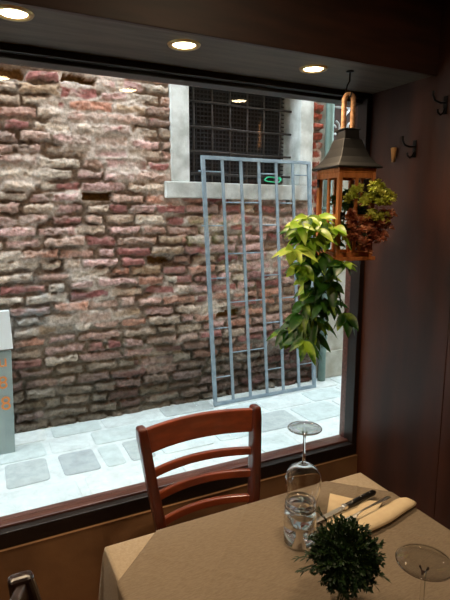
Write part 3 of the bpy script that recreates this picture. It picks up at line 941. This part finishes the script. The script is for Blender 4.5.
hk.lathe([(0, 0), (.014, 0), (.014, -.004), (0, -.005)], (hx, hy, 2.0495), 16)
tag(hk.build('ceiling_hook', M['hook']), 'small black hook in the soffit that holds the lantern rope', 'hook')

# succulents / small-leaved plants in the lantern
def tuft(mb, c, r, n, L, W, rg, up=.5):
    c = Vector(c)
    for i in range(n):
        a = rg.uniform(0, 2 * PI); u = rg.uniform(-.4, 1)
        q = Vector((math.sqrt(max(0, 1 - u * u)) * math.cos(a), math.sqrt(max(0, 1 - u * u)) * math.sin(a), u + up * .3))
        mb.leaf(c + q * r * .25, q, Vector((rg.uniform(-1, 1), rg.uniform(-1, 1), 1)), L * rg.uniform(.7, 1.15), W * rg.uniform(.8, 1.2), .12, 3)
def sprays(name, label, root, tips, m, n, L, W, seed):
    t = thing(name, label, 'plant', root)
    rg = random.Random(seed); fo = MB(); sm = MB()
    for c in tips:
        mid = Vector(root).lerp(Vector(c), .5) + Vector((0, 0, .01))
        sm.tube([root, mid, c], .0016, 5)
        for k in range(7):
            cc = Vector(c) + Vector((rg.uniform(-.017, .017), rg.uniform(-.018, .014), rg.uniform(-.015, .015)))
            tuft(fo, cc, .012, n, L, W, rg)
    fo.build('foliage', m, t); sm.build('stems', M['stem'], t)
    return t
rg = random.Random(2)
sprays('yellow_green_plant', 'bushy yellow-green small-leaved plant spilling from the upper half of the lantern', (1.245, 1.46, 1.56),
       [(1.221, 1.40, 1.633), (1.285, 1.385, 1.632), (1.195, 1.41, 1.605), (1.322, 1.385, 1.603), (1.251, 1.375, 1.607), (1.275, 1.37, 1.628), (1.300, 1.37, 1.615), (1.290, 1.375, 1.548), (1.318, 1.38, 1.535), (1.262, 1.37, 1.550), (1.23, 1.43, 1.62), (1.305, 1.39, 1.648), (1.26, 1.365, 1.64), (1.335, 1.37, 1.62), (1.28, 1.36, 1.60), (1.31, 1.36, 1.60), (1.24, 1.38, 1.60)],
       M['yleaf'], 20, .016, .010, 5)
sprays('russet_plant', 'bushy russet-red small-leaved plant filling the lower half of the lantern', (1.245, 1.46, 1.42),
       [(1.201, 1.39, 1.515), (1.255, 1.38, 1.504), (1.331, 1.38, 1.511), (1.222, 1.38, 1.455), (1.296, 1.38, 1.461), (1.185, 1.39, 1.471), (1.345, 1.385, 1.545), (1.235, 1.38, 1.53), (1.31, 1.375, 1.485), (1.27, 1.37, 1.475), (1.21, 1.385, 1.49), (1.33, 1.40, 1.475), (1.25, 1.385, 1.435), (1.20, 1.395, 1.545), (1.290, 1.375, 1.520), (1.35, 1.39, 1.515)],
       M['redleaf'], 18, .017, .009, 6)
M['dkgreen'] = mat('deep_green_leaf', (40, 66, 26), .5, c2=(60, 90, 34), nscale=40)
sprays('green_filler_plant', 'dark green leafy sprig behind the panes of the lantern', (1.235, 1.49, 1.50),
       [(1.20, 1.50, 1.60), (1.22, 1.46, 1.58), (1.25, 1.50, 1.62), (1.28, 1.47, 1.56), (1.21, 1.48, 1.50), (1.27, 1.49, 1.49)],
       M['dkgreen'], 12, .022, .012, 7)

# ------------------------------------------------------------------ trailing broad-leaved plant
tp = thing('trailing_plant', 'broad-leaved green and yellow trailing plant hanging down in front of the window pane', 'plant', (1.14, 1.47, 1.50))
nodes = [(0.977, 1.398, 1.517), (1.086, 1.447, 1.54), (1.136, 1.419, 1.505), (1.046, 1.457, 1.442), (1.12, 1.46, 1.382), (0.938, 1.37, 1.437), (1.135, 1.362, 1.383),
         (1.104, 1.494, 1.284), (0.985, 1.401, 1.379), (1.11, 1.397, 1.314), (1.216, 1.519, 1.214), (1.219, 1.435, 1.190), (1.146, 1.494, 1.151), (1.001, 1.436, 1.175),
         (0.981, 1.462, 1.142), (0.996, 1.384, 1.122), (1.085, 1.462, 1.121), (1.047, 1.499, 1.520), (1.122, 1.444, 1.462), (1.114, 1.479, 1.222), (1.02, 1.42, 1.54), (1.03, 1.43, 1.47), (1.06, 1.45, 1.33), (1.05, 1.46, 1.24), (1.07, 1.44, 1.18), (1.00, 1.44, 1.49), (1.06, 1.42, 1.50), (1.03, 1.46, 1.40), (1.08, 1.43, 1.41), (1.13, 1.46, 1.33), (1.02, 1.44, 1.20), (1.10, 1.42, 1.25)]
rg = random.Random(17)
src = Vector((1.165, 1.47, 1.50))
stm = MB()
spine = [src, Vector((1.10, 1.46, 1.53)), Vector((1.06, 1.455, 1.47)), Vector((1.08, 1.46, 1.37)), Vector((1.10, 1.47, 1.27)), Vector((1.07, 1.46, 1.16))]
stm.tube(spine, [.005, .005, .0045, .004, .0035, .003], 6)
stm.tube([Vector((1.10, 1.46, 1.44)), Vector((1.16, 1.45, 1.37)), Vector((1.185, 1.44, 1.29)), Vector((1.20, 1.44, 1.21))], .003, 6)
lf = {'leaf': MB(), 'leafshade': MB(), 'leaflit': MB()}; pet = stm
for i, nd in enumerate(nodes):
    c = Vector(nd)
    near = min(spine + [Vector((1.19, 1.44, 1.25))], key=lambda q: (q - c).length)
    pet.tube([near, near.lerp(c, .5) + Vector((0, 0, .012)), c], .0018, 5)
    nl = rg.randint(7, 9)
    out = (c - Vector((1.09, 1.47, c.z))); out.z = 0
    base_a = math.atan2(out.y, out.x) if out.length > .02 else rg.uniform(-PI, 0)
    for k in range(nl):
        a = base_a + (k - (nl - 1) / 2) * rg.uniform(.65, .9)
        low = c.z < 1.35
        q = Vector((math.cos(a), math.sin(a), rg.uniform(-.7, .35) if not low else rg.uniform(-1.2, .1)))
        nm = Vector((-rg.uniform(0, .5), -rg.uniform(.2, 1.0), 1.0))
        if c.z > 1.43: key = rg.choice(['leaflit', 'leaflit', 'leaf'])  # downlight falloff put into leaf colour: lit near the top, shaded lower
        elif c.z > 1.33: key = rg.choice(['leaflit', 'leaf', 'leafshade', 'leafshade'])
        elif c.z > 1.2: key = rg.choice(['leafshade', 'leafshade', 'leaf'])
        else: key = rg.choice(['leaf', 'leafshade', 'leaf'])
        L = rg.uniform(.055, .084)
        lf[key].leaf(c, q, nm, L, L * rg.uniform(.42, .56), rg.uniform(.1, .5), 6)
for k_, nm in (('leaflit', 'lit_leaves'), ('leaf', 'variegated_leaves'), ('leafshade', 'shaded_leaves')):
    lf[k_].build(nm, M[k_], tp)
pet.build('stem', M['stem'], tp)

# ------------------------------------------------------------------ wall hooks and peg
def coat_hook(y, z, label):
    t = thing('coat_hook', label, 'coat hook', (XW, y, z), 0)
    m = MB(); m.box(XW - .005, XW - .0005, y - .009, y + .009, z - .032, z + .032)
    m.build('back_plate', M['hook'], t, bevel=.003)
    MB().tube([(XW - .004, y, z + .008), (XW - .03, y, z + .006), (XW - .055, y, z + .012), (XW - .066, y, z + .028), (XW - .066, y, z + .042)], [.0042, .004, .004, .004, .005], 8).build('upper_prong', M['hook'], t)
    MB().tube([(XW - .004, y, z - .012), (XW - .012, y, z - .028), (XW - .026, y, z - .034), (XW - .038, y, z - .026), (XW - .040, y, z - .016)], [.004, .004, .0038, .0038, .0045], 8).build('lower_prong', M['hook'], t)
coat_hook(1.455, 1.80, 'black iron double coat hook on the wood panel, nearer the lantern')
coat_hook(1.325, 1.935, 'black iron double coat hook on the wood panel, the higher one at the right edge')
pg = disc_y((0, 0, 0), [(0, 0), (.008, 0), (.0095, .004)])
pg = MB(); pg.v = []
pg.lathe([(0, -.028), (.0065, -.028), (.009, .0), (.0118, .026), (.0095, .028), (0, .024)], (XW - .0125, 1.552, 1.787), 14)
tag(pg.build('wall_peg', M['peg']), 'small tapered pale wooden peg on the panel left of the lower coat hook', 'peg')

# ------------------------------------------------------------------ lamps
def downlight(x, y, z, label, power, group=None, size=R(135), r=.034):
    t = thing('recessed_downlight', label, 'ceiling light', (x, y, z), 0, group)
    MB().lathe([(r, -.001), (r + .004, -.006), (r + .013, -.005), (r + .016, -.0005)], (x, y, z), 32).build('trim_ring', M['ring'], t)
    MB().lathe([(0, -.0035), (r - .004, -.003), (r, -.001)], (x, y, z), 32).build('lamp_lens', M['bulb'], t)
    L = bpy.data.lights.new('downlight_beam', 'SPOT')
    L.energy = power; L.color = (1, .76, .50); L.spot_size = size; L.spot_blend = .8; L.shadow_soft_size = .025
    o = bpy.data.objects.new('downlight_beam', L); C.objects.link(o); o.parent = t; o.location = (0, 0, -.012)
    return t
PW = 17
downlight(1.095, 1.51, 2.05, 'glowing recessed downlight in the soffit nearest the lantern', PW)
downlight(.602, 1.48, 2.05, 'glowing recessed downlight in the middle of the soffit above the window', PW)
downlight(.130, 1.45, 2.05, 'glowing recessed downlight at the left end of the soffit in view', PW)
downlight(-.36, 1.45, 2.05, 'recessed soffit downlight beyond the left edge of the view', PW)
for x, y in ((.72, .42), (.88, .42), (-.9, -.5), (.2, -1.5)):
    downlight(x, y, 2.6, 'recessed ceiling downlight in the dining room above and behind the viewer', 17, 'dining room ceiling downlights', R(160))

# ------------------------------------------------------------------ sky
wd = bpy.data.worlds.new('sky'); sc.world = wd; wd.use_nodes = True
nt = wd.node_tree
bg = nt.nodes['Background']
bg.inputs['Color'].default_value = (.80, .92, 1.0, 1)
bg.inputs['Strength'].default_value = 8.6
sc.view_settings.view_transform = 'Standard'
sc.view_settings.look = 'None'
sc.view_settings.gamma = 1
sc.view_settings.exposure = 0
sc.view_settings.use_curve_mapping = False
sc.cycles.use_denoising = True
sc.cycles.max_bounces = 10
sc.cycles.transparent_max_bounces = 24
sc.cycles.caustics_reflective = False
sc.cycles.caustics_refractive = True

# ------------------------------------------------------------------ camera
cam = bpy.data.cameras.new('camera')
cam.sensor_fit = 'VERTICAL'; cam.sensor_height = 36; cam.lens = 30.0; cam.clip_start = .02
co = bpy.data.objects.new('camera', cam); C.objects.link(co)
co.location = (0, 0, 1.55)
co.rotation_euler = (R(90 - 9.65), 0, R(-26.5))
sc.camera = co
